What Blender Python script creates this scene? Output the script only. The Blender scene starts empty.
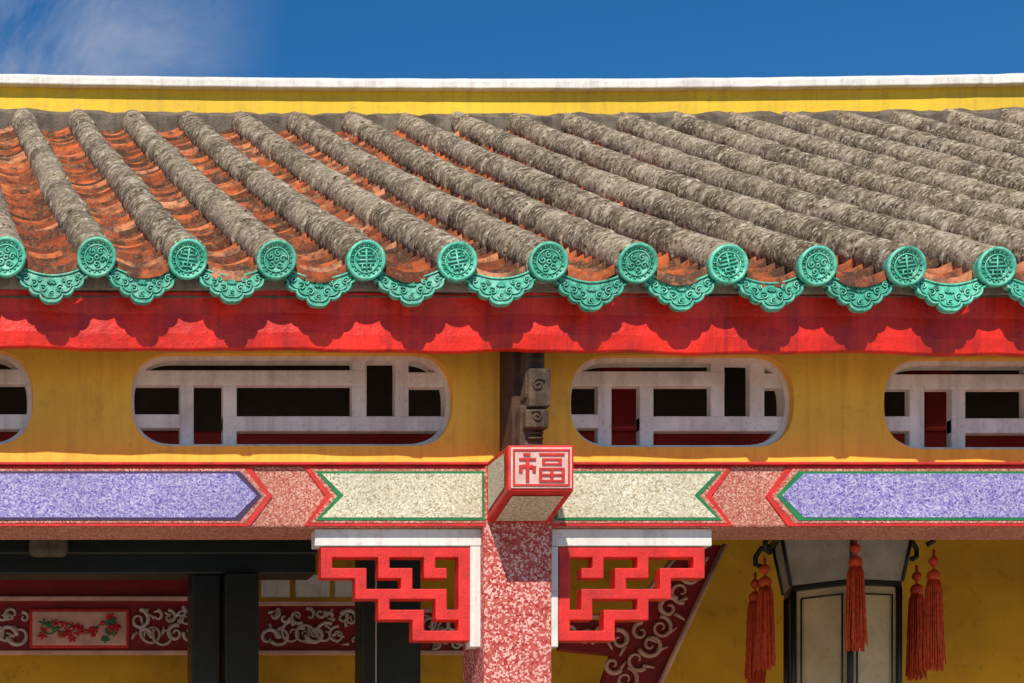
import bpy, bmesh, math, random
from mathutils import Vector, Matrix, noise
random.seed(7)
scene=bpy.context.scene
# ---------------- camera measurements -----------------
F=2000.0; PX=-88.0; PY=923.0; CZ=1.6
def X(u,Y): return (u-PX)/F*Y
def Z(v,Y): return CZ+(PY-v)/F*Y
cam_d=bpy.data.cameras.new("camera"); cam=bpy.data.objects.new("camera",cam_d)
scene.collection.objects.link(cam); scene.camera=cam
cam.location=(0,0,CZ); cam.rotation_euler=(math.radians(90),0,0)
cam_d.sensor_width=36; cam_d.lens=F/1024*36
cam_d.shift_x=(512-PX)/1024; cam_d.shift_y=(PY-341.5)/1024
cam_d.clip_end=3000
# ---------------- materials -----------------
def ramp(nt,fac,stops):
    r=nt.nodes.new('ShaderNodeValToRGB')
    els=r.color_ramp.elements
    while len(els)<len(stops): els.new(0.5)
    for e,(p,c) in zip(els,stops):
        e.position=p; e.color=(c[0],c[1],c[2],1)
    nt.links.new(fac,r.inputs[0]); return r.outputs[0]
def noise_n(nt,co,scale,detail=4,rough=0.6,dist=0):
    n=nt.nodes.new('ShaderNodeTexNoise'); n.inputs['Scale'].default_value=scale
    n.inputs['Detail'].default_value=detail; n.inputs['Roughness'].default_value=rough
    n.inputs['Distortion'].default_value=dist
    nt.links.new(co,n.inputs['Vector']); return n.outputs['Fac']
def mixc(nt,fac,a,b,mode='MIX'):
    m=nt.nodes.new('ShaderNodeMix'); m.data_type='RGBA'; m.blend_type=mode
    for s,val in ((0,fac),(6,a),(7,b)):
        if hasattr(val,'is_linked'): nt.links.new(val,m.inputs[s])
        elif s==0: m.inputs[0].default_value=val
        else: m.inputs[s].default_value=(val[0],val[1],val[2],1)
    return m.outputs[2]
def base(name,rough=0.6,spec=0.4,coat=0):
    m=bpy.data.materials.new(name); m.use_nodes=True; nt=m.node_tree
    b=nt.nodes['Principled BSDF']; b.inputs['Roughness'].default_value=rough
    b.inputs['Specular IOR Level'].default_value=spec
    if coat: b.inputs['Coat Weight'].default_value=coat; b.inputs['Coat Roughness'].default_value=0.2
    tc=nt.nodes.new('ShaderNodeTexCoord')
    return m,nt,b,tc.outputs['Object']
def bump(nt,b,h,strength,dist=0.01):
    n=nt.nodes.new('ShaderNodeBump'); n.inputs['Strength'].default_value=strength; n.inputs['Distance'].default_value=dist
    nt.links.new(h,n.inputs['Height']); nt.links.new(n.outputs[0],b.inputs['Normal'])
def painted(name,col,rough=0.5,var=0.25,dirt=0.25,bs=0.25,coat=0,scale=6,dirtcol=(0.08,0.06,0.04),streak=0.0):
    m,nt,b,co=base(name,rough,0.4,coat)
    n1=noise_n(nt,co,scale,3); n2=noise_n(nt,co,scale*9,5,0.7); n3=noise_n(nt,co,scale*0.45,6,0.72,0.5)
    dark=tuple(c*(1-var) for c in col); lite=tuple(min(1,c*(1+var*0.5)) for c in col)
    c1=ramp(nt,n1,[(0.3,dark),(0.7,lite)])
    f=ramp(nt,n3,[(0.50,(0,0,0)),(0.68,(dirt,dirt,dirt))])
    c2=mixc(nt,f,c1,dirtcol)
    f2=ramp(nt,n2,[(0.56,(0,0,0)),(0.66,(dirt,)*3)])
    c3=mixc(nt,f2,c2,dirtcol)
    if streak:
        mp=nt.nodes.new('ShaderNodeMapping'); mp.inputs['Scale'].default_value=(28,6,1.6); nt.links.new(co,mp.inputs['Vector'])
        n4=noise_n(nt,mp.outputs[0],1.0,4,0.6)
        c3=mixc(nt,ramp(nt,n4,[(0.48,(0,)*3),(0.70,(streak,)*3)]),c3,dirtcol)
    nt.links.new(c3,b.inputs['Base Color']); bump(nt,b,n2,bs,0.006)
    return m
def speckle(name,col,spk,dark,scale=130,frac=0.3):
    m,nt,b,co=base(name,0.8,0.25)
    v=nt.nodes.new('ShaderNodeTexVoronoi'); v.inputs['Scale'].default_value=scale; nt.links.new(co,v.inputs['Vector'])
    sep=nt.nodes.new('ShaderNodeSeparateColor'); nt.links.new(v.outputs['Color'],sep.inputs[0])
    c=ramp(nt,sep.outputs[0],[(0.0,dark),(0.14,dark),(0.20,col),(1-frac,col),(1-frac+0.06,spk)])
    n1=noise_n(nt,co,5); c2=mixc(nt,ramp(nt,n1,[(0.35,(0,0,0)),(0.75,(0.5,)*3)]),c,tuple(x*0.55 for x in col))
    nt.links.new(c2,b.inputs['Base Color']); bump(nt,b,sep.outputs[0],0.35,0.003)
    return m
M={}
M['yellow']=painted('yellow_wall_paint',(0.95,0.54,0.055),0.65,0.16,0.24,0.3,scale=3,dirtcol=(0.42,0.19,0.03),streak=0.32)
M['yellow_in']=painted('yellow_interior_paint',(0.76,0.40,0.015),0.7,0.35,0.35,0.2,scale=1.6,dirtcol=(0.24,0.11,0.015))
M['ridge_yellow']=painted('ridge_yellow_paint',(0.84,0.54,0.03),0.7,0.14,0.3,0.3,scale=2.5,dirtcol=(0.36,0.24,0.05),streak=0.3)
M['white']=painted('white_paint',(0.80,0.77,0.73),0.6,0.12,0.3,0.3,scale=4,dirtcol=(0.3,0.26,0.22),streak=0.35)
M['lattice']=painted('lattice_white_paint',(0.80,0.77,0.75),0.6,0.15,0.35,0.25,scale=8,dirtcol=(0.28,0.24,0.22),streak=0.35)
M['red']=painted('glossy_red_paint',(0.84,0.020,0.006),0.42,0.35,0.4,0.5,0.1,scale=7,dirtcol=(0.24,0.006,0.006),streak=0.6)
M['red_fret']=painted('red_fretwork_paint',(0.70,0.022,0.018),0.5,0.3,0.4,0.4,scale=14,dirtcol=(0.26,0.02,0.02))
M['redline']=painted('red_border_paint',(0.64,0.024,0.02),0.5,0.3,0.35,0.3,scale=20,dirtcol=(0.22,0.03,0.025))
M['greenline']=painted('green_border_paint',(0.01,0.20,0.06),0.5,0.25,0.2,0.2,scale=20)
M['purpleline']=painted('purple_border_paint',(0.05,0.025,0.09),0.5,0.25,0.1,0.2,scale=20)
M['pink']=speckle('pink_granolithic_plaster',(0.50,0.17,0.12),(0.72,0.42,0.34),(0.32,0.05,0.04),240,0.3)
M['pinkcol']=speckle('red_pink_granolithic_plaster',(0.52,0.10,0.08),(0.80,0.46,0.41),(0.34,0.03,0.03),160,0.34)
M['violet']=speckle('lavender_granolithic_plaster',(0.29,0.26,0.54),(0.52,0.49,0.70),(0.12,0.09,0.34),220,0.3)
M['cream']=speckle('cream_granolithic_plaster',(0.62,0.56,0.40),(0.82,0.78,0.66),(0.34,0.30,0.20),220,0.3)
M['dark']=painted('dark_lacquered_timber',(0.012,0.018,0.016),0.35,0.3,0.1,0.2,scale=6,dirtcol=(0.03,0.04,0.03))
M['maroon']=painted('maroon_paint',(0.28,0.012,0.018),0.5,0.3,0.2,0.2,scale=8)
M['greywood']=painted('weathered_brown_timber',(0.15,0.10,0.065),0.9,0.6,0.7,1.0,scale=16,dirtcol=(0.03,0.018,0.012),streak=0.7)
M['shadewood']=painted('shaded_brown_weathered_timber',(0.08,0.042,0.025),0.85,0.35,0.45,0.6,scale=16,streak=0.5)  # bracket timber with the shade of its left side put into the brown
M['ceil']=painted('dark_ceiling_timber',(0.035,0.025,0.022),0.8,0.3,0.2,0.3)
M['mortar']=painted('roof_mortar',(0.18,0.15,0.115),0.95,0.5,0.7,1.0,scale=9,dirtcol=(0.05,0.04,0.03),streak=0.6)
M['eavemortar']=painted('eave_lime_mortar',(0.42,0.38,0.33),0.95,0.35,0.6,1.0,scale=12,dirtcol=(0.12,0.10,0.08),streak=0.5)
M['scroll']=painted('carving_cream_paint',(0.60,0.47,0.43),0.6,0.3,0.3,0.2,scale=18)
M['plaque']=painted('pink_plaque_paint',(0.74,0.42,0.34),0.6,0.25,0.3,0.2,scale=9,dirtcol=(0.4,0.12,0.1))
M['facepaint']=painted('inscription_pale_paint',(0.74,0.50,0.44),0.6,0.25,0.4,0.3,scale=25,dirtcol=(0.45,0.12,0.1))
M['paperglass']=painted('lantern_cream_panel',(0.62,0.48,0.27),0.4,0.25,0.4,0.05,scale=5,dirtcol=(0.3,0.2,0.09))
M['paperglass2']=painted('lantern_crown_panel',(0.36,0.34,0.28),0.4,0.3,0.3,0.05,scale=7)
M['tassel']=painted('red_orange_tassel_silk',(0.66,0.075,0.018),0.6,0.45,0.2,0.3,scale=60,dirtcol=(0.25,0.02,0.01))
M['leaf']=painted('painted_leaf_green',(0.05,0.22,0.10),0.6,0.3,0.2,0.2,scale=20)
M['paving']=painted('stone_paving',(0.44,0.38,0.30),0.85,0.25,0.3,0.4,scale=2)
# weathered roll tiles
m,nt,b,co=base('weathered_roll_tile',0.92,0.15)
a=noise_n(nt,co,5,5,0.7); c_=noise_n(nt,co,17,6,0.72); e_=noise_n(nt,co,62,2,0.6)
ra=nt.nodes.new('ShaderNodeAttribute'); ra.attribute_name='rnd'
c1=ramp(nt,c_,[(0.34,(0.075,0.054,0.034)),(0.45,(0.19,0.145,0.095)),(0.54,(0.30,0.24,0.17)),(0.66,(0.50,0.43,0.33))])
c2=mixc(nt,ramp(nt,a,[(0.38,(0.75,)*3),(0.50,(0,)*3)]),c1,(0.085,0.060,0.038))
c3=mixc(nt,ramp(nt,ra.outputs['Fac'],[(0.0,(0.40,)*3),(0.4,(0,)*3)]),c2,(0.09,0.065,0.042))
c3=mixc(nt,ramp(nt,ra.outputs['Fac'],[(0.6,(0,)*3),(1,(0.35,)*3)]),c3,(0.42,0.34,0.245))
c4=mixc(nt,ramp(nt,e_,[(0.58,(0,)*3),(0.64,(0.7,)*3)]),c3,(0.60,0.54,0.43))
c5=mixc(nt,ramp(nt,e_,[(0.36,(0.9,)*3),(0.42,(0,)*3)]),c4,(0.03,0.022,0.016))
nt.links.new(c5,b.inputs['Base Color'])
bump(nt,b,c_,0.7,0.012); M['roll']=m
# terracotta pan tiles
m,nt,b,co=base('terracotta_pan_tile',0.9,0.2)
at=nt.nodes.new('ShaderNodeAttribute'); at.attribute_name='rnd'
c1=ramp(nt,at.outputs['Fac'],[(0.0,(0.10,0.03,0.015)),(0.35,(0.40,0.085,0.028)),(0.75,(0.64,0.15,0.045)),(1.0,(0.66,0.29,0.15))])
a=noise_n(nt,co,9,6,0.75); c_=noise_n(nt,co,60,5,0.75)
c2=mixc(nt,ramp(nt,a,[(0.42,(0,)*3),(0.57,(0.9,)*3)]),c1,(0.05,0.036,0.025))
c3=mixc(nt,ramp(nt,c_,[(0.52,(0,)*3),(0.64,(0.65,)*3)]),c2,(0.26,0.17,0.11))
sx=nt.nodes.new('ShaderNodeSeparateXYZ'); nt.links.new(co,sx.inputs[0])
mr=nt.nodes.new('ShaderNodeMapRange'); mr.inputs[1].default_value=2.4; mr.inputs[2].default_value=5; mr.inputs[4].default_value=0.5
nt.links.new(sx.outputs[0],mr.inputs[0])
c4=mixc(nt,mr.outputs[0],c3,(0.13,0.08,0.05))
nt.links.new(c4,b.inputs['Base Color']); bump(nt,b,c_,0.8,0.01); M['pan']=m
# glazed green
m,nt,b,co=base('glazed_green_ceramic',0.42,0.4,0.0)
oi=nt.nodes.new('ShaderNodeObjectInfo'); va=nt.nodes.new('ShaderNodeVectorMath'); va.operation='ADD'
vs=nt.nodes.new('ShaderNodeVectorMath'); vs.operation='SCALE'; vs.inputs[0].default_value=(7,5,9); nt.links.new(oi.outputs['Random'],vs.inputs['Scale'])
nt.links.new(co,va.inputs[0]); nt.links.new(vs.outputs[0],va.inputs[1]); co2=va.outputs[0]
a=noise_n(nt,co2,30,4,0.7); c_=noise_n(nt,co2,90,4,0.7)
c1=ramp(nt,a,[(0.3,(0.03,0.30,0.20)),(0.5,(0.08,0.50,0.35)),(0.72,(0.26,0.70,0.53))])
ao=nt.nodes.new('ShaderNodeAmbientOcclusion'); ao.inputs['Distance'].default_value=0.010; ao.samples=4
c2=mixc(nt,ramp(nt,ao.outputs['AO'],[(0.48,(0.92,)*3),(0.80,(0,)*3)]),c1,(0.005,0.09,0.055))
c3=mixc(nt,ramp(nt,c_,[(0.56,(0,)*3),(0.68,(0.6,)*3)]),c2,(0.48,0.74,0.58))
c4=mixc(nt,ramp(nt,a,[(0.30,(0.75,)*3),(0.38,(0,)*3)]),c3,(0.07,0.075,0.04))
hv=nt.nodes.new('ShaderNodeHueSaturation'); mrv=nt.nodes.new('ShaderNodeMapRange'); mrv.inputs[3].default_value=0.75; mrv.inputs[4].default_value=1.12
nt.links.new(oi.outputs['Random'],mrv.inputs[0]); nt.links.new(mrv.outputs[0],hv.inputs['Value']); nt.links.new(c4,hv.inputs['Color'])
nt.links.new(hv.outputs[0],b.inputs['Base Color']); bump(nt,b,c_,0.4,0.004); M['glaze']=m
# ---------------- mesh helpers -----------------
def empty(name):
    o=bpy.data.objects.new(name,None); scene.collection.objects.link(o); return o
def addobj(name,me,mat,parent=None,smooth=False):
    o=bpy.data.objects.new(name,me); scene.collection.objects.link(o)
    if mat: me.materials.append(M[mat])
    if parent: o.parent=parent
    if smooth:
        for p in me.polygons: p.use_smooth=True
    return o
def bev(o,w,seg=2):
    md=o.modifiers.new('bevel','BEVEL'); md.width=w; md.segments=seg; md.limit_method='ANGLE'; return o
def boxes(name,lst,mat,parent,bw=0.004):
    me=bpy.data.meshes.new(name); bm=bmesh.new()
    for (x0,x1,y0,y1,z0,z1) in lst:
        r=bmesh.ops.create_cube(bm,size=1)
        for v in r['verts']:
            v.co=Vector(((x0+x1)/2+v.co.x*(x1-x0),(y0+y1)/2+v.co.y*(y1-y0),(z0+z1)/2+v.co.z*(z1-z0)))
    bm.to_mesh(me); bm.free()
    o=addobj(name,me,mat,parent)
    if bw: bev(o,bw)
    return o
def prism(name,pts,y0,y1,mat,parent,bw=0.0):
    me=bpy.data.meshes.new(name); bm=bmesh.new()
    a=[bm.verts.new((x,y0,z)) for x,z in pts]; b_=[bm.verts.new((x,y1,z)) for x,z in pts]
    bm.faces.new(a); bm.faces.new(b_[::-1]); n=len(pts)
    for i in range(n): bm.faces.new((a[i],b_[i],b_[(i+1)%n],a[(i+1)%n]))
    bmesh.ops.recalc_face_normals(bm,faces=bm.faces)
    bm.to_mesh(me); bm.free(); o=addobj(name,me,mat,parent)
    if bw: bev(o,bw,1)
    return o
def tube(bm,pts,r,seg=6,taper=False):
    rings=[]; n=len(pts)
    for i,p in enumerate(pts):
        p=Vector(p); t=(Vector(pts[min(i+1,n-1)])-Vector(pts[max(i-1,0)])).normalized()
        up=Vector((0,1,0)) if abs(t.y)<0.9 else Vector((1,0,0))
        s=t.cross(up).normalized(); q=t.cross(s)
        rr=r*(1-0.6*i/(n-1)) if taper else r
        rings.append([bm.verts.new(p+s*rr*math.cos(2*math.pi*k/seg)+q*rr*math.sin(2*math.pi*k/seg)) for k in range(seg)])
    for i in range(n-1):
        for k in range(seg):
            bm.faces.new((rings[i][k],rings[i][(k+1)%seg],rings[i+1][(k+1)%seg],rings[i+1][k]))
    bm.faces.new(rings[0][::-1]); bm.faces.new(rings[-1])
def ringpts(r,n=28,y=0,cx=0,cz=0): return [(cx+r*math.cos(2*math.pi*i/n),y,cz+r*math.sin(2*math.pi*i/n)) for i in range(n+1)]
def spiral(cx,cz,y,r,turns,a0,sgn=1,n=22):
    return [(cx+r*(1-0.85*i/n)*math.cos(a0+sgn*turns*2*math.pi*i/n),y,cz+r*(1-0.85*i/n)*math.sin(a0+sgn*turns*2*math.pi*i/n)) for i in range(n+1)]
def curveplate(name,loops,y0,y1,mat,parent,bv=0.0):
    cu=bpy.data.curves.new(name,'CURVE'); cu.dimensions='2D'; cu.fill_mode='BOTH'
    for L in loops:
        s=cu.splines.new('POLY'); s.points.add(len(L)-1)
        for p,(x,z) in zip(s.points,L): p.co=(x,z,0,1)
        s.use_cyclic_u=True
    cu.extrude=(y1-y0)/2
    tmp=bpy.data.objects.new('tmp',cu); scene.collection.objects.link(tmp)
    dg=bpy.context.evaluated_depsgraph_get(); me=bpy.data.meshes.new_from_object(tmp.evaluated_get(dg))
    me.transform(Matrix.Translation((0,(y0+y1)/2,0))@Matrix.Rotation(math.radians(90),4,'X'))
    bpy.data.objects.remove(tmp); me.name=name; me.materials.clear()
    return addobj(name,me,mat,parent)
# ---------------- building -----------------
T=empty("chinese_temple_building")
XL,XR=-2.6,8.2
YE=6.15; P0=0.569; PITCH=0.2767
def RZ(x,y):
    t=(y-YE)/4.01
    et=0.008-0.0105*(x-0.57)
    rd=-0.025*max(-1.0,(1-((x-3.0)/2.6)**2))
    return 3.637+2.04*t+et*(1-t)+rd*t-0.10*t*(1-t)
# roll tiles
verts=[];faces=[];vals=[]
NR0,NR1=-6,21
for i in range(NR0,NR1):
    xc=P0+i*PITCH; L=4.02; segl=0.24; k=16
    nseg=int(L/segl)+1
    wob=random.random()*50; ph=random.uniform(-0.05,0.05)
    for s in range(nseg):
        ys=YE+0.01+s*segl+(ph if s else 0); r0=0.0610+random.uniform(-0.002,0.0025); jx=random.uniform(-0.004,0.004); jz=random.uniform(-0.003,0.003)
        fr=[0.0,0.02,0.14,0.28,0.42,0.56,0.70,0.85,1.22]; rv=random.random()
        b0=len(verts)
        for f in fr:
            yy=ys+f*segl; rr=r0*(1.0-0.07*f) if f>0.01 else r0*0.975
            for q in range(k):
                a=2*math.pi*q/k
                rn=rr*(1+0.05*noise.noise(Vector((xc*9+math.cos(a)*1.3,yy*7,math.sin(a)*1.3+wob)))+0.02*noise.noise(Vector((xc*9+math.cos(a)*4,yy*26,math.sin(a)*4+wob))))
                lat=0.008*noise.noise(Vector((wob,yy*0.9,0)))
                verts.append((xc+jx+lat+rn*math.cos(a),yy-0.25*rn*math.sin(a),RZ(xc,yy)+jz+rn*math.sin(a))); vals.append(rv)
        for row in range(len(fr)-1):
            for q in range(k):
                faces.append((b0+row*k+q,b0+row*k+(q+1)%k,b0+(row+1)*k+(q+1)%k,b0+(row+1)*k+q))
        faces.append(tuple(b0+q for q in range(k-1,-1,-1)))
me=bpy.data.meshes.new('roof_roll_tiles'); me.from_pydata(verts,[],faces)
at=me.attributes.new('rnd','FLOAT','POINT'); at.data.foreach_set('value',vals)
addobj('roof_roll_tiles',me,'roll',T,True)
# pan tiles
verts=[];faces=[];vals=[]
for i in range(NR0,NR1):
    xc=P0+(i+0.5)*PITCH; EX=0.072
    for s in range(int(4.0/EX)+1):
        y0=YE+0.035+s*EX+random.uniform(-0.010,0.010); y1=y0+EX*1.9
        rv=random.random(); dz=random.uniform(-0.006,0.005); tw=random.uniform(-0.10,0.10); nn=9
        jx=random.uniform(-0.006,0.006)
        b0=len(verts)
        for row,(yy,zz) in enumerate(((y0,-0.014),(y0,0.018),(y1,-0.034))):
            for q in range(nn):
                xx=-0.112+0.224*q/(nn-1)
                arc=-0.056*(1-(xx/0.112)**2)
                bow=-0.024*(1-(xx/0.112)**2) if row<2 else 0
                ch=0.006*noise.noise(Vector((xx*40+i*3,s*1.7,rv*9))) if row<2 else 0
                verts.append((xc+xx+jx,yy+bow+ch*1.5,RZ(xc,yy)-0.008+arc+zz+dz+tw*xx*0.3+ch)); vals.append(rv)
        for row in range(2):
            for q in range(nn-1):
                a=b0+row*nn+q; faces.append((a,a+1,a+nn+1,a+nn))
me=bpy.data.meshes.new('roof_pan_tiles'); me.from_pydata(verts,[],faces)
at=me.attributes.new('rnd','FLOAT','POINT'); at.data.foreach_set('value',vals)
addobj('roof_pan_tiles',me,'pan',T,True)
# cap disc mesh
def lathe_disc(bm,prof,n=36):
    rings=[]
    for r,y in prof:
        if r==0: rings.append([bm.verts.new((0,y,0))])
        else: rings.append([bm.verts.new((r*math.cos(2*math.pi*k/n),y,r*math.sin(2*math.pi*k/n))) for k in range(n)])
    for a,b_ in zip(rings[:-1],rings[1:]):
        for k in range(n):
            if len(a)==1: bm.faces.new((a[0],b_[(k+1)%n],b_[k]))
            elif len(b_)==1: bm.faces.new((a[k],a[(k+1)%n],b_[0]))
            else: bm.faces.new((a[k],a[(k+1)%n],b_[(k+1)%n],b_[k]))
def capmesh(var):
    bm=bmesh.new()
    lathe_disc(bm,[(0.057,0.030),(0.0605,0.0),(0.0605,-0.008),(0.057,-0.012),(0.052,-0.012),(0.049,-0.005),(0.0,-0.005)])
    tube(bm,ringpts(0.037,30,-0.006),0.0028)
    for k in range(18):
        a=2*math.pi*k/18; tube(bm,[(0.0405*math.cos(a),-0.006,0.0405*math.sin(a)),(0.047*math.cos(a),-0.006,0.047*math.sin(a))],0.0026,5)
    if var==0:
        for zz,w in ((0.025,0.016),(0.013,0.024),(0.001,0.030),(-0.010,0.024),(-0.022,0.016)):
            tube(bm,[(-w,-0.007,zz),(w,-0.007,zz)],0.0032,5)
        tube(bm,[(0,-0.008,-0.031),(0,-0.008,0.033)],0.0032,5)
        for s in (-1,1):
            tube(bm,[(s*0.024,-0.007,0.012),(s*0.022,-0.007,0.024)],0.0030,5)
            tube(bm,[(s*0.013,-0.007,-0.010),(s*0.013,-0.007,-0.028)],0.0030,5)
    else:
        for k in range(5):
            a=2*math.pi*k/5+var
            tube(bm,spiral(0.020*math.cos(a),0.020*math.sin(a),-0.0068,0.011,1.2,a,1,12),0.0030,5)
        tube(bm,ringpts(0.006,10,-0.007),0.0030,5)
    bmesh.ops.recalc_face_normals(bm,faces=bm.faces)
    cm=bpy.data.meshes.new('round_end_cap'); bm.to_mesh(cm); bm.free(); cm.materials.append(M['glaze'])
    for p in cm.polygons: p.use_smooth=True
    return cm
capmes=[capmesh(0),capmesh(0.3),capmesh(0.9)]
# drip tile mesh
bm=bmesh.new()
cusps=[(0.112,0.000),(0.100,-0.040),(0.070,-0.070),(0.036,-0.092),(0.0,-0.116)]
half=[]
for (xa,za),(xb,zb) in zip(cusps[:-1],cusps[1:]):
    dx,dz=xb-xa,zb-za; L=math.hypot(dx,dz); nx,nz=-dz/L,dx/L
    if nx<0: nx,nz=-nx,-nz
    for i in range(6):
        t=i/6; bl=0.010*math.sin(math.pi*t)**0.7 if 0<t<1 else 0
        half.append((xa+dx*t+nx*bl,za+dz*t+(-abs(nz))*bl))
half.append(cusps[-1])
low=half+[(-x,z) for x,z in half[-2::-1]]
top=[(x,-0.036*(1-(x/0.112)**2)+0.010) for x in [-0.11+0.22*i/12 for i in range(1,12)]]
ngon=[bm.verts.new((x,-0.003,z)) for x,z in low+top]
ngb=[bm.verts.new((x,0.010,z)) for x,z in low+top]
f1=bm.faces.new(ngon); f2=bm.faces.new(ngb[::-1]); n=len(ngon)
for i in range(n): bm.faces.new((ngon[i],ngb[i],ngb[(i+1)%n],ngon[(i+1)%n]))
bmesh.ops.triangulate(bm,faces=[f1,f2])
tube(bm,[(x*0.965,-0.006,z*0.97) for x,z in low],0.0044,6)
tube(bm,[(x,-0.005,z-0.003) for x,z in top],0.0036,6)
tube(bm,[(x*0.85,-0.005,z*0.80-0.006) for x,z in low[3:-3]],0.0024,5)
for s in (-1,1):
    for cx,cz,r in ((0.026,-0.070,0.013),(0.054,-0.054,0.013),(0.080,-0.034,0.011),(0.038,-0.042,0.008)):
        tube(bm,[(s*(x),y_,z_) for x,y_,z_ in spiral(cx,cz,-0.006,r,1.3,1.0,1,14)],0.0027,5)
for a in (-60,-30,0,30,60):
    aa=math.radians(a+90); tube(bm,[(0.003*math.cos(aa),-0.006,-0.058+0.003*math.sin(aa)),(0.015*math.cos(aa),-0.007,-0.060+0.019*math.sin(aa))],0.0030,5)
tube(bm,spiral(0,-0.088,-0.006,0.010,1.2,1.0,1,12),0.0027,5)
bmesh.ops.recalc_face_normals(bm,faces=bm.faces)
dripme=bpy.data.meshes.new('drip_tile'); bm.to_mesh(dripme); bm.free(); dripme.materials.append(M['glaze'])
for i in range(NR0,NR1):
    xc=P0+i*PITCH
    o=bpy.data.objects.new('roof_end_cap',capmes[random.choice((0,0,1,2))]); scene.collection.objects.link(o); o.parent=T
    o.location=(xc+random.uniform(-.004,.004),YE,RZ(xc,YE)+random.uniform(-.003,.003)); o.rotation_euler=(math.radians(6+random.uniform(-5,5)),random.uniform(-0.25,0.25),random.uniform(-0.08,0.08))
    xd=xc+PITCH/2
    o=bpy.data.objects.new('roof_drip_tile',dripme); scene.collection.objects.link(o); o.parent=T
    o.location=(xd+random.uniform(-.005,.005),YE+0.022,RZ(xd,YE)-0.022+random.uniform(-.004,.004)); o.rotation_euler=(math.radians(-6+random.uniform(-5,5)),random.uniform(-0.05,0.05),random.uniform(-0.07,0.07))
# roof deck / mortar
def xstrip(name,prof,mat,zfun=None,n=40,bw=0,jit=0):
    me=bpy.data.meshes.new(name); bm=bmesh.new(); cols=[]
    for i in range(n+1):
        x=XL+(XR-XL)*i/n
        cols.append([bm.verts.new((x,y+jit*noise.noise(Vector((x*9,y*9,z*30))),z+jit*noise.noise(Vector((x*11,z*30,3)))+(zfun(x) if zfun else 0))) for y,z in prof])
    k=len(prof)
    for a,b_ in zip(cols[:-1],cols[1:]):
        for q in range(k): bm.faces.new((a[q],a[(q+1)%k],b_[(q+1)%k],b_[q]))
    bm.faces.new(cols[0]); bm.faces.new(cols[-1][::-1])
    bmesh.ops.recalc_face_normals(bm,faces=bm.faces)
    bm.to_mesh(me); bm.free(); o=addobj(name,me,mat,T)
    if bw: bev(o,bw)
    return o
tilt=lambda x: 0.006-0.006*(x-0.57)
rdz=lambda x: -0.026*max(-1.0,(1-((x-3.0)/2.6)**2))
xstrip('roof_deck',[(6.235,3.555),(10.25,5.56),(14.3,3.56),(14.3,3.48),(10.25,5.44),(6.30,3.48)],'mortar')
xstrip('roof_rear_slope',[(10.3,5.72),(14.35,3.66),(14.35,3.60),(10.3,5.62)],'roll')
YF=6.25
xstrip('eave_mortar_band',[(YF-.028,Z(293,YF)+.0),(YF-.030,3.605),(6.30,3.62),(6.30,Z(294,YF))],'eavemortar',tilt,200,0,0.006)
xstrip('red_eave_fascia',[(YF,Z(350,YF)),(YF-0.006,Z(335,YF)),(YF-0.004,Z(315,YF)),(YF-0.014,Z(294,YF)),(YF+0.02,Z(291,YF)),(YF+0.03,Z(350,YF))],'red',lambda x:tilt(x)+0.003*math.sin(x*7)+0.002*math.sin(x*17+1),200,0.004,0.004)
YR=10.2
xstrip('ridge_mortar',[(10.10,5.60),(10.10,Z(118,YR)-0.01),(10.17,Z(111,YR)),(10.4,Z(111,YR)),(10.4,5.6)],'mortar',rdz,200,0,0.02)
xstrip('ridge_yellow_wall',[(YR-.02,5.6),(YR-.02,Z(85,YR)),(10.5,Z(85,YR)),(10.5,5.6)],'ridge_yellow',rdz)
xstrip('ridge_white_coping',[(YR-.07,Z(83,YR-.07)),(YR-.07,Z(75,YR-.07)),(YR-.03,Z(70,YR-.07)),(10.55,Z(70,YR-.07)),(10.55,Z(84,YR))],'white',rdz,120,0.006,0.003)
# clerestory wall with openings
YW=6.5
def winshape(u0,u1,v0,v1,off=0.0,Y=YW):
    x0,x1,z1,z0=X(u0,Y)+off,X(u1,Y)-off,Z(v0,Y)-off,Z(v1,Y)+off
    b_=(z1-z0)/2; cz=(z0+z1)/2; rx=0.14; pts=[]
    for k in range(25):
        a=-math.pi/2+math.pi*k/24; c,s=math.cos(a),math.sin(a)
        pts.append((x1-rx+rx*abs(c)**0.78,cz+b_*math.copysign(abs(s)**0.82,s)))
    for k in range(25):
        a=math.pi/2+math.pi*k/24; c,s=math.cos(a),math.sin(a)
        pts.append((x0+rx-rx*abs(c)**0.78,cz+b_*math.copysign(abs(s)**0.82,s)))
    return pts
wins=[(-287,33,350,445),(131,453,353,446),(570,794,355,447),(884,1108,358,449)]
zt,zb=3.62,Z(480,YW)
curveplate('clerestory_wall',[[(XL+.3,zb),(XR-.3,zb),(XR-.3,zt),(XL+.3,zt)]]+[winshape(*w) for w in wins],YW,YW+0.13,'yellow',T)
for w in wins: curveplate('window_frame',[winshape(*w,off=-0.004),winshape(*w,off=0.014)],YW+0.035,YW+0.095,'lattice',T)
YL=YW+0.045
def lat(lst,Y=YL):
    boxes('window_lattice',[(X(a,Y),X(b_,Y),Y+(0.0015 if (b_-a)<20 else 0),Y+0.04-(0.0015 if (b_-a)<20 else 0),Z(d,Y),Z(c,Y)) for a,b_,c,d in lst],'lattice',T,0.004)
lat([(125,366,370,385),(180,194,384,450),(223,237,384,450),(352,367,350,417),(395,409,350,417),(223,458,416,431),(125,181,414,428),(408,458,372,387)])
lat([(565,725,371,386),(598,612,385,452),(640,654,385,452),(711,725,350,417),(750,765,350,417),(640,800,416,431),(565,599,414,428),(764,800,373,388)])
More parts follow.
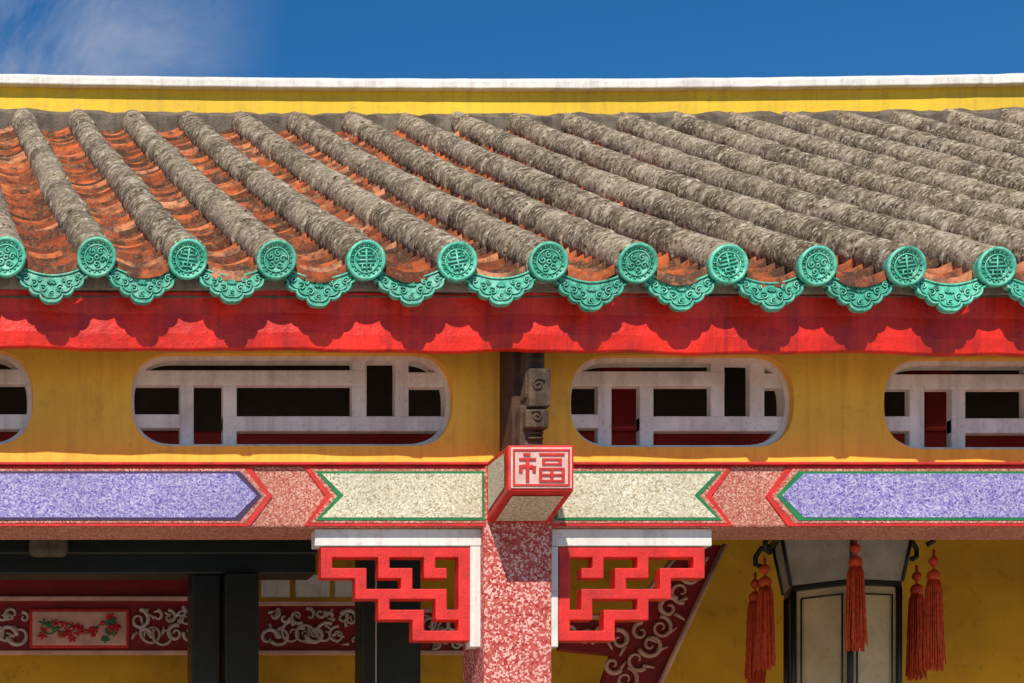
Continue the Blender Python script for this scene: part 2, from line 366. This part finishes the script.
lat([(880,1070,374,389),(910,925,388,454),(952,966,388,454),(1025,1040,350,420),(1070,1084,350,420),(952,1115,418,433),(880,911,416,431)])
lat([(-290,-60,368,383),(-240,-226,382,450),(-200,-186,382,450),(-60,-46,345,416),(-25,-11,345,416),(-200,40,414,429),(-12,40,369,384)])
# main beam
YB=6.40
bzt,bzb=Z(466,YB),Z(527,YB)
boxes('main_beam',[(XL+.3,XR-.3,YB,YB+0.22,bzb,bzt)],'pink',T,0.006)
boxes('beam_top_moulding',[(XL+.3,XR-.3,YB-0.018,YB+0.098,bzt+0.0005,bzt+0.010)],'redline',T,0.003)
def bp(name,uv,d,mat):
    Y=YB-d; prism(name,[(X(u,YB),Z(v,YB)) for u,v in uv],Y,YB+0.01,mat,T,0.001)
def panel(tag,uleft,uright,kind_l,kind_r,fill,line):
    def outline(vt,vb,sh):
        vm=(vt+vb)/2; tip=22
        pts=[(uleft+sh[0],vt),(uright-sh[1],vt)]
        if kind_r!='flat':pts.append((uright-sh[1]+(tip if kind_r=='out' else -tip),vm))
        pts+=[(uright-sh[1],vb),(uleft+sh[0],vb)]
        if kind_l!='flat': pts.append((uleft+sh[0]+(-tip if kind_l=='out' else tip),vm))
        return pts
    for i,(inset,mt,d) in enumerate(((0,'redline',0.005),(2.8,'pink',0.007),(5.2,line,0.009),(7.8,fill,0.011))):
        L=inset if kind_l=='flat' else inset*(2.0 if kind_l=='out' else 2.3)
        R=inset if kind_r=='flat' else inset*(2.0 if kind_r=='out' else 2.3)
        bp('beam_'+tag,outline(466.5+inset,526.5-inset*1.05,(L,R)),d,mt)
panel('lavender_panel',-300,250,'in','out','violet','purpleline')
panel('cream_panel',303,489,'in','flat','cream','greenline')
panel('cream_panel',549,733,'flat','in','cream','greenline')
panel('lavender_panel',787,1330,'out','in','violet','greenline')
# columns
def column(uc0,uc1):
    boxes('column',[(X(uc0,YB),X(uc1,YB),YB-0.012,YB+0.24,0.1,bzt+0.004)],'pinkcol',T,0.008)
    boxes('column_base',[(X(uc0,YB)-.04,X(uc1,YB)+.04,YB-.05,YB+.28,0.1,0.35)],'mortar',T,0.02)
column(483,551); column(-520,-452); column(1520,1588)
# fu block
YK=6.165
x0,x1=X(508,YK),X(574,YK); z0,z1=Z(491,YK),Z(445,YK); zb_=Z(524,YB)
me=bpy.data.meshes.new('fu_block'); bm=bmesh.new()
V=[bm.verts.new(c) for c in [(x0,YK,z0),(x1,YK,z0),(x1,YK,z1),(x0,YK,z1),(x0+.0,YB,zb_),(x1-.0,YB,zb_),(x1,YB,z1),(x0,YB,z1)]]
for f in ((0,1,2,3),(4,7,6,5),(0,3,7,4),(1,5,6,2),(3,2,6,7),(0,4,5,1)): bm.faces.new([V[i] for i in f])
bmesh.ops.recalc_face_normals(bm,faces=bm.faces); bm.to_mesh(me); bm.free(); bev(addobj('inscribed_block',me,'redline',T),0.005)
boxes('inscribed_block_face',[(x0+.008,x1-.008,YK-.004,YK+.01,z0+.008,z1-.008)],'facepaint',T,0.001)
boxes('inscribed_block_frame',[(x0+.014,x1-.014,YK-.007,YK+.01,z1-.020,z1-.014),(x0+.014,x1-.014,YK-.007,YK+.01,z0+.014,z0+.020),(x0+.014,x0+.020,YK-.007,YK+.01,z0+.0205,z1-.0205),(x1-.020,x1-.014,YK-.007,YK+.01,z0+.0205,z1-.0205)],'redline',T,0)
st=[(0.12,0.26,0.89,0.97),(0.03,0.38,0.74,0.81),(0.17,0.24,0.03,0.74),(0.03,0.10,0.34,0.58),(0.10,0.17,0.5,0.6),(0.31,0.38,0.34,0.55),(0.24,0.31,0.48,0.58),
(0.45,0.98,0.90,0.97),(0.51,0.92,0.75,0.80),(0.51,0.92,0.59,0.64),(0.51,0.57,0.64,0.75),(0.86,0.92,0.64,0.75),
(0.45,0.98,0.43,0.49),(0.45,0.98,0.03,0.09),(0.45,0.51,0.09,0.43),(0.92,0.98,0.09,0.43),(0.51,0.92,0.23,0.29),(0.685,0.745,0.29,0.43),(0.685,0.745,0.09,0.23)]
ix0,ix1,iz0,iz1=x0+.028,x1-.028,z0+.024,z1-.024
boxes('fu_character',[(ix0+a*(ix1-ix0),ix0+b_*(ix1-ix0),YK-.009,YK+.005,iz0+c*(iz1-iz0),iz0+d*(iz1-iz0)) for a,b_,c,d in st],'redline',T,0)
def quad(name,pts,mat):
    me=bpy.data.meshes.new(name); me.from_pydata(pts,[],[(0,1,2,3)]); addobj(name,me,mat,T)
dz=.018
quad('block_side_panel',[(x0-.003,YK+.03,z0+dz),(x0-.003,YK+.03,z1-dz),(x0-.003,YB-.03,z1-dz),(x0-.003,YB-.03,zb_+dz*2)],'cream')
quad('block_side_panel',[(x1+.003,YK+.03,z0+dz),(x1+.003,YB-.03,zb_+dz*2),(x1+.003,YB-.03,z1-dz),(x1+.003,YK+.03,z1-dz)],'cream')
sl=(zb_-z0)/(YB-YK)
quad('block_underside_panel',[(x0+.022,YK+.03,z0+sl*.03-.003),(x1-.022,YK+.03,z0+sl*.03-.003),(x1-.022,YB-.03,z0+sl*(YB-YK-.03)-.003),(x0+.022,YB-.03,z0+sl*(YB-YK-.03)-.003)],'cream')
# timber bracket above block
boxes('timber_eave_bracket',[(X(526,6.30),X(545,6.30),6.30,6.5,Z(398,6.30),3.50),(X(529,6.28),X(551,6.28),6.280,6.5,Z(400,6.28)-.02,Z(368,6.28)),(X(520,6.31),X(543,6.31),6.31,6.5,z1+.002,Z(405,6.31)),(X(526,6.275),X(549,6.275),6.275,6.49,Z(428,6.28),Z(403,6.28)-.02)],'greywood',T,0.005)
bm=bmesh.new()
Yb=6.272
tube(bm,spiral(X(539,Yb),Z(384,Yb),6.278,.022,1.4,0.5,1,16),.004,5); tube(bm,spiral(X(537,Yb),Z(416,Yb),6.273,.020,1.4,2.5,-1,16),.004,5)
for v in (358,364,433,438): tube(bm,[(X(528,6.3),6.300,Z(v,6.3)),(X(543,6.3),6.300,Z(v,6.3))],.004,5)
me=bpy.data.meshes.new('bracket_carving'); bm.to_mesh(me); bm.free(); addobj('bracket_carving',me,'greywood',T,True)
boxes('timber_eave_bracket_core',[(X(512,6.36),X(540,6.36),6.36,6.498,z1+.01,3.49)],'shadewood',T,0.006)
# fretwork brackets
pat=["XXXXXXXXXXXXX",
     "X....X...X..X",
     "XXXX.XXX.XX.X",
     "...X...X....X",
     "...XXXXXXXX.X",
     ".....X....X.X",
     ".....XXXX.XXX",
     "........X...X",
     "........XXXXX"]
def fret(uo,ui,v0,v1):
    Y=6.43; me=bpy.data.meshes.new('fret_bracket'); bm=bmesh.new()
    nr,nc=len(pat),len(pat[0]); xo,xi=X(uo,Y),X(ui,Y); za,zb2=Z(v0,Y),Z(v1,Y)
    vd={}
    def gv(i,j,y):
        k=(i,j,y)
        if k not in vd: vd[k]=bm.verts.new((xo+(xi-xo)*i/nc,y,za+(zb2-za)*j/nr))
        return vd[k]
    filled=lambda r,c: 0<=r<nr and 0<=c<nc and pat[r][c]=='X'
    for r in range(nr):
        for c in range(nc):
            if not filled(r,c): continue
            bm.faces.new([gv(c,r,Y),gv(c+1,r,Y),gv(c+1,r+1,Y),gv(c,r+1,Y)])
            bm.faces.new([gv(c,r,Y+.05),gv(c,r+1,Y+.05),gv(c+1,r+1,Y+.05),gv(c+1,r,Y+.05)])
            for (dr,dc,a,b_) in ((-1,0,(c,r),(c+1,r)),(1,0,(c,r+1),(c+1,r+1)),(0,-1,(c,r),(c,r+1)),(0,1,(c+1,r),(c+1,r+1))):
                if not filled(r+dr,c+dc):
                    bm.faces.new([gv(*a,Y),gv(*b_,Y),gv(*b_,Y+.05),gv(*a,Y+.05)])
    bmesh.ops.recalc_face_normals(bm,faces=bm.faces)
    bmesh.ops.dissolve_limit(bm,angle_limit=0.02,verts=bm.verts,edges=bm.edges)
    bm.to_mesh(me); bm.free(); bev(addobj('fret_bracket',me,'red_fret',T),0.003)
fret(321,470,547,641); fret(705,559,547,641)
Y=6.425
boxes('bracket_white_frame',[(X(315,Y),X(482,Y),Y,Y+.06,Z(546,Y),bzb-.001),(X(470.5,Y),X(481,Y),Y+.002,Y+.058,Z(647,Y),Z(546,Y)-.0005)],'white',T,0.003)
boxes('bracket_white_frame',[(X(552,Y),X(712,Y),Y,Y+.06,Z(546,Y),bzb-.001),(X(551.5,Y),X(558.5,Y),Y+.002,Y+.058,Z(647,Y),Z(546,Y)-.0005)],'white',T,0.003)
# interior
boxes('veranda_floor',[(XL+.2,XR-.2,6.05,14.2,0.0,0.1)],'paving',T,0.01)
YI=9.0
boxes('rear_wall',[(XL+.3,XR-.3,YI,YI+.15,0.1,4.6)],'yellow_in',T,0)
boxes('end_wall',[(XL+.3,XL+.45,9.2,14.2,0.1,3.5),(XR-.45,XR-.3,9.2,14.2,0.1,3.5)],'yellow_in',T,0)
boxes('interior_ceiling',[(XL+.3,XR-.3,7.6,8.995,3.48,3.54)],'ceil',T,0)
boxes('interior_shade_sheet',[(XL+.3,XR-.3,7.55,7.6,3.16,3.9)],'ceil',T,0)  # dark sheet added behind the openings to stand for the unlit room
Y=7.1
boxes('interior_red_tie_beam',[(XL+.3,XR-.3,Y,Y+.12,Z(452,Y),Z(431,Y))],'maroon',T,0.006)
boxes('interior_red_strut',[(X(606,Y),X(636,Y),Y-.05,Y+.1,Z(431,Y),3.75),(X(920,Y),X(945,Y),Y-.05,Y+.1,Z(431,Y),3.75)],'maroon',T,0.006)
Y=8.1
boxes('interior_dark_beam',[(X(-200,Y),X(316,Y),Y,Y+.15,Z(574,Y),Z(546,Y)),(X(-200,Y),X(316,Y),Y-.04,Y,Z(556,Y),Z(540,Y))],'dark',T,0.008)
boxes('interior_post',[(X(192,Y),X(221,Y),Y,Y+.14,0.1,Z(574,Y)),(X(223,Y),X(257,Y),Y-.05,Y+.12,0.1,Z(574,Y)),(X(360,Y),X(374,Y),Y-.03,Y+.1,0.1,3.48),(X(378,Y),X(421,Y),Y,Y+.14,0.1,3.48)],'dark',T,0.008)
boxes('post_light_edge',[(X(374.5,Y),X(377.5,Y),Y+.01,Y+.1,0.1,3.4)],'lattice',T,0)
boxes('beam_grey_box',[(X(28,Y),X(66,Y),Y-.12,Y-.045,Z(560,Y),Z(541,Y))],'mortar',T,0.02)  # small unidentified grey object on the beam
Y=8.75
def carved(ua,ub,va,vb,plq=None):
    boxes('carved_panel_board',[(X(ua,Y),X(ub,Y),Y,Y+.04,Z(vb,Y),Z(va,Y))],'maroon',T,0.004)
    boxes('carved_panel_border',[(X(ua,Y),X(ub,Y),Y-.02,Y+.01,Z(va+3,Y),Z(va,Y)+.004),(X(ua,Y),X(ub,Y),Y-.02,Y+.01,Z(vb,Y)-.004,Z(vb-3,Y))],'plaque',T,0.002)
    bm=bmesh.new(); vm=(va+vb)/2
    u=ua+10
    while u<ub-8:
        if plq and plq[0]-10<u<plq[1]+10: u+=9; continue
        s=random.choice((-1,1))
        tube(bm,spiral(X(u,Y),Z(vm+s*random.uniform(5,11),Y),Y-.012,random.uniform(.035,.055),random.uniform(.9,1.5),random.uniform(0,6.28),s),random.uniform(.007,.012),6,True)
        tube(bm,spiral(X(u+5,Y),Z(vm-s*random.uniform(8,15),Y),Y-.012,random.uniform(.02,.035),random.uniform(.6,1.2),random.uniform(0,6.28),-s),.009,6,True)
        for j in range(3):
            a=random.uniform(0,6.28); uu=u+random.uniform(-7,7); vv=vm+random.uniform(-16,16)
            tube(bm,[(X(uu,Y),Y-.008,Z(vv,Y)),(X(uu,Y)+.03*math.cos(a),Y-.014,Z(vv,Y)+.03*math.sin(a))],.009,5,True)
        u+=random.uniform(9,13)
    me=bpy.data.meshes.new('carved_scrolls'); bm.to_mesh(me); bm.free(); addobj('carved_scrolls',me,'scroll',T,True)
    if plq:
        boxes('carved_plaque_border',[(X(plq[0]-3,Y),X(plq[1]+3,Y),Y-.022,Y+.01,Z(vb-5,Y),Z(va+11,Y))],'redline',T,0.008)
        boxes('carved_plaque',[(X(plq[0],Y),X(plq[1],Y),Y-.026,Y+.01,Z(vb-8,Y),Z(va+14,Y))],'plaque',T,0.006)
        bm=bmesh.new(); bl=bmesh.new()
        for k in range(34):
            uu=random.uniform(plq[0]+8,plq[1]-8); vv=vm+3+random.gauss(0,5.5); n5=random.choice((3,5,5,6)); rr=random.uniform(.010,.026)
            vv=min(max(vv,va+20),vb-14); B=bl if k%4==0 else bm
            for j in range(n5):
                a=j*6.28/n5+k; tube(B,[(X(uu,Y),Y-.027,Z(vv,Y)),(X(uu,Y)+rr*math.cos(a),Y-.030-.001*(k%3),Z(vv,Y)+rr*math.sin(a)*.8)],random.uniform(.003,.007),5)
        tube(bl,[(X(plq[0]+8+k*4,Y),Y-.027,Z(vm+4+5*math.sin(k*.7),Y)) for k in range(int((plq[1]-plq[0]-16)/4))],0.004,5)
        me=bpy.data.meshes.new('plaque_flowers'); bm.to_mesh(me); bm.free(); addobj('plaque_flowers',me,'redline',T,True)
        me=bpy.data.meshes.new('plaque_leaves'); bl.to_mesh(me); bl.free(); addobj('plaque_leaves',me,'leaf',T,True)
carved(-120,205,598,654,(32,126)); carved(258,362,603,654); carved(420,484,610,654)
boxes('upper_wall_band',[(X(-150,Y),X(205,Y),Y+.02,Y+.1,Z(596,Y),Z(572,Y))],'maroon',T,0)
boxes('louvre_pane',[(X(262,Y),X(290,Y),Y,Y+.03,Z(597,Y),Z(574,Y)),(X(296,Y),X(330,Y),Y,Y+.03,Z(597,Y),Z(574,Y)),(X(335,Y),X(360,Y),Y,Y+.03,Z(597,Y),Z(574,Y))],'lattice',T,0.004)
# diagonal carved board
Y=8.6
uv=[(688,545),(722,545),(655,690),(600,690),(612,655),(560,650),(560,618),(628,622)]
prism('carved_diagonal_board',[(X(u,Y),Z(v,Y)) for u,v in uv],Y,Y+.05,'maroon',T,0.003)
bm=bmesh.new()
for (u,v,r) in ((697,556,.04),(690,574,.045),(680,592,.05),(668,608,.05),(660,628,.05),(650,645,.055),(636,660,.05),(625,680,.055),(640,632,.04),(618,640,.045),(600,634,.04),(585,638,.035),(570,632,.035),(612,665,.04)):
    tube(bm,spiral(X(u,Y),Z(v,Y),Y-.01,r,random.uniform(.9,1.5),random.uniform(0,6.28),random.choice((-1,1))),random.uniform(.008,.013),6,True)
    a=random.uniform(0,6.28); tube(bm,[(X(u+6,Y),Y-.01,Z(v+6,Y)),(X(u+6,Y)+.05*math.cos(a),Y-.01,Z(v+6,Y)+.05*math.sin(a))],.010,5,True)
for a,b_ in (((724,545),(657,690)),((684,545),(626,618)),((626,618),(560,615))):
    tube(bm,[(X(a[0],Y),Y-.01,Z(a[1],Y)),(X(b_[0],Y),Y-.01,Z(b_[1],Y))],0.011,6)
me=bpy.data.meshes.new('diagonal_scrolls'); bm.to_mesh(me); bm.free(); addobj('diagonal_scrolls',me,'plaque',T,True)
# ---------------- lantern -----------------
LN=empty('hanging_palace_lantern')
YLn=7.4; cx,cy=3.463,YLn+0.05; R=0.205; rot=math.radians(-17)
zt1=Z(586,YLn); zb1=zt1-0.62
def hexv(r,k): a=-math.pi/2+rot+k*math.pi/3; return (cx+r*math.cos(a),cy+r*math.sin(a))
def hexring(name,ra,za,rb,zb3,mat):
    me=bpy.data.meshes.new(name); bm=bmesh.new()
    A=[bm.verts.new((*hexv(ra,k),za)) for k in range(6)]; B=[bm.verts.new((*hexv(rb,k),zb3)) for k in range(6)]
    for k in range(6): bm.faces.new((A[k],A[(k+1)%6],B[(k+1)%6],B[k]))
    bm.faces.new(A); bm.faces.new(B[::-1]); bmesh.ops.recalc_face_normals(bm,faces=bm.faces)
    bm.to_mesh(me); bm.free(); return addobj(name,me,mat,LN)
hexring('body_panels',R-.012,zt1-.02,R-.012,zb1+.02,'paperglass')
bev(hexring('top_frame',R+.01,zt1,R+.01,zt1-.02,'dark'),.003); bev(hexring('bottom_frame',R+.01,zb1+.03,R+.01,zb1,'dark'),.003)
hexring('crown_panels',R+.045,zt1+.18,R+.01,zt1+.001,'paperglass2')
bev(hexring('crown_rim',R+.065,zt1+.21,R+.065,zt1+.181,'dark'),.003)
bm=bmesh.new()
for k in range(6):
    a=hexv(R,k); tube(bm,[(*a,zt1-.02),(*a,zb1+.02)],.012,6)
    p=hexv(R+.05,k); tube(bm,[(*hexv(R+.012,k),zt1),(*p,zt1+.18)],.007,6)
    q=[hexv(R+.05+.023*j,k) for j in range(4)]
    tube(bm,[(*q[0],zt1+.18),(*q[1],zt1+.195),(*q[2],zt1+.19),(*q[3],zt1+.16),(*q[3],zt1+.13),(*q[2],zt1+.12)],.010,6)
    b2=hexv(R,k+1)
    ax=Vector((*a,0)); bx=Vector((*b2,0)); pa=ax.lerp(bx,.14); pb=ax.lerp(bx,.86)
    tube(bm,[(pa.x,pa.y,zt1-.05),(pa.x,pa.y,zb1+.05)],.0035,5); tube(bm,[(pb.x,pb.y,zt1-.05),(pb.x,pb.y,zb1+.05)],.0035,5)
    tube(bm,[(pa.x,pa.y,zt1-.05),(pb.x,pb.y,zt1-.05)],.0035,5)
    tube(bm,[(a[0],a[1],zt1-.46),(b2[0],b2[1],zt1-.46)],.006,5)
tube(bm,[(cx,cy,zt1+.2),(cx,cy,3.5)],.008,6)
me=bpy.data.meshes.new('frame_posts'); bm.to_mesh(me); bm.free(); addobj('frame_posts',me,'dark',LN,True)
def tassel(px,py,ztop,L):
    bm=bmesh.new()
    tube(bm,[(px,py,ztop),(px,py,ztop-L*.25)],.005,5)
    r=bmesh.ops.create_uvsphere(bm,u_segments=10,v_segments=8,radius=.018); bmesh.ops.translate(bm,verts=r['verts'],vec=(px,py,ztop-L*.10))
    r=bmesh.ops.create_uvsphere(bm,u_segments=10,v_segments=8,radius=.024); bmesh.ops.translate(bm,verts=r['verts'],vec=(px,py,ztop-L*.22))
    for k in range(110):
        a=random.uniform(0,6.28); rr=.030*math.sqrt(random.random()); l=L*random.uniform(.66,.78)
        tube(bm,[(px+rr*.5*math.cos(a),py+rr*.5*math.sin(a),ztop-L*.23),(px+rr*.9*math.cos(a),py+rr*.9*math.sin(a),ztop-L*.32),(px+rr*1.05*math.cos(a),py+rr*1.05*math.sin(a),ztop-L*.6),(px+rr*1.2*math.cos(a)+random.uniform(-.006,.006),py+rr*1.2*math.sin(a),ztop-L*.23-l)],.0027,4)
    me=bpy.data.meshes.new('tassel'); bm.to_mesh(me); bm.free(); addobj('tassel',me,'tassel',LN,True)
for k in range(6):
    p=hexv(R+.12,k); tassel(p[0],p[1],zt1+(.13 if k==0 else .10),.42+random.uniform(-.02,.02))
# ---------------- ground -----------------
me=bpy.data.meshes.new('ground'); me.from_pydata([(-600,-600,0),(600,-600,0),(600,900,0),(-600,900,0)],[],[(0,1,2,3)]); addobj('ground',me,'paving')
# ---------------- light -----------------
el=math.radians(46.5); az=math.radians(-16)
d=Vector((-math.sin(az)*math.cos(el),math.cos(az)*math.cos(el),-math.sin(el)))
sd=bpy.data.lights.new('sun','SUN'); sd.energy=5.0; sd.angle=math.radians(0.5); sd.color=(1,0.91,0.77)
so=bpy.data.objects.new('sun',sd); scene.collection.objects.link(so); so.rotation_euler=d.to_track_quat('-Z','Y').to_euler(); so.location=(-3,-5,12)
w=bpy.data.worlds.new("World"); scene.world=w; w.use_nodes=True; nt=w.node_tree
bg=nt.nodes['Background']; sk=nt.nodes.new('ShaderNodeTexSky'); sk.sky_type='NISHITA'; sk.sun_disc=False
sk.sun_elevation=el; sk.sun_rotation=math.pi-az; sk.altitude=1200; sk.air_density=1.0; sk.dust_density=0.1; sk.ozone_density=3.0
bg.inputs['Strength'].default_value=0.105
tc=nt.nodes.new('ShaderNodeTexCoord')
n=noise_n(nt,tc.outputs['Generated'],9,8,0.65,0.6)
cd=Vector(((-50+88)/2000,1,(923-25)/2000)).normalized()
dp=nt.nodes.new('ShaderNodeVectorMath'); dp.operation='DOT_PRODUCT'; nt.links.new(tc.outputs['Generated'],dp.inputs[0]); dp.inputs[1].default_value=cd
mk=nt.nodes.new('ShaderNodeMapRange'); mk.interpolation_type='SMOOTHSTEP'; mk.inputs[1].default_value=0.988; mk.inputs[2].default_value=1.0; nt.links.new(dp.outputs['Value'],mk.inputs[0])
cl=ramp(nt,n,[(0.36,(0,)*3),(0.68,(0.9,)*3)])
mu=nt.nodes.new('ShaderNodeMath'); mu.operation='MULTIPLY'; nt.links.new(cl,mu.inputs[0]); nt.links.new(mk.outputs[0],mu.inputs[1])
hs=nt.nodes.new('ShaderNodeHueSaturation'); hs.inputs['Saturation'].default_value=1.35; nt.links.new(sk.outputs[0],hs.inputs['Color'])
nt.links.new(mixc(nt,mu.outputs[0],hs.outputs[0],(4.6,4.9,5.8)),bg.inputs['Color'])
scene.view_settings.view_transform='Standard'; scene.view_settings.look='None'; scene.view_settings.exposure=0
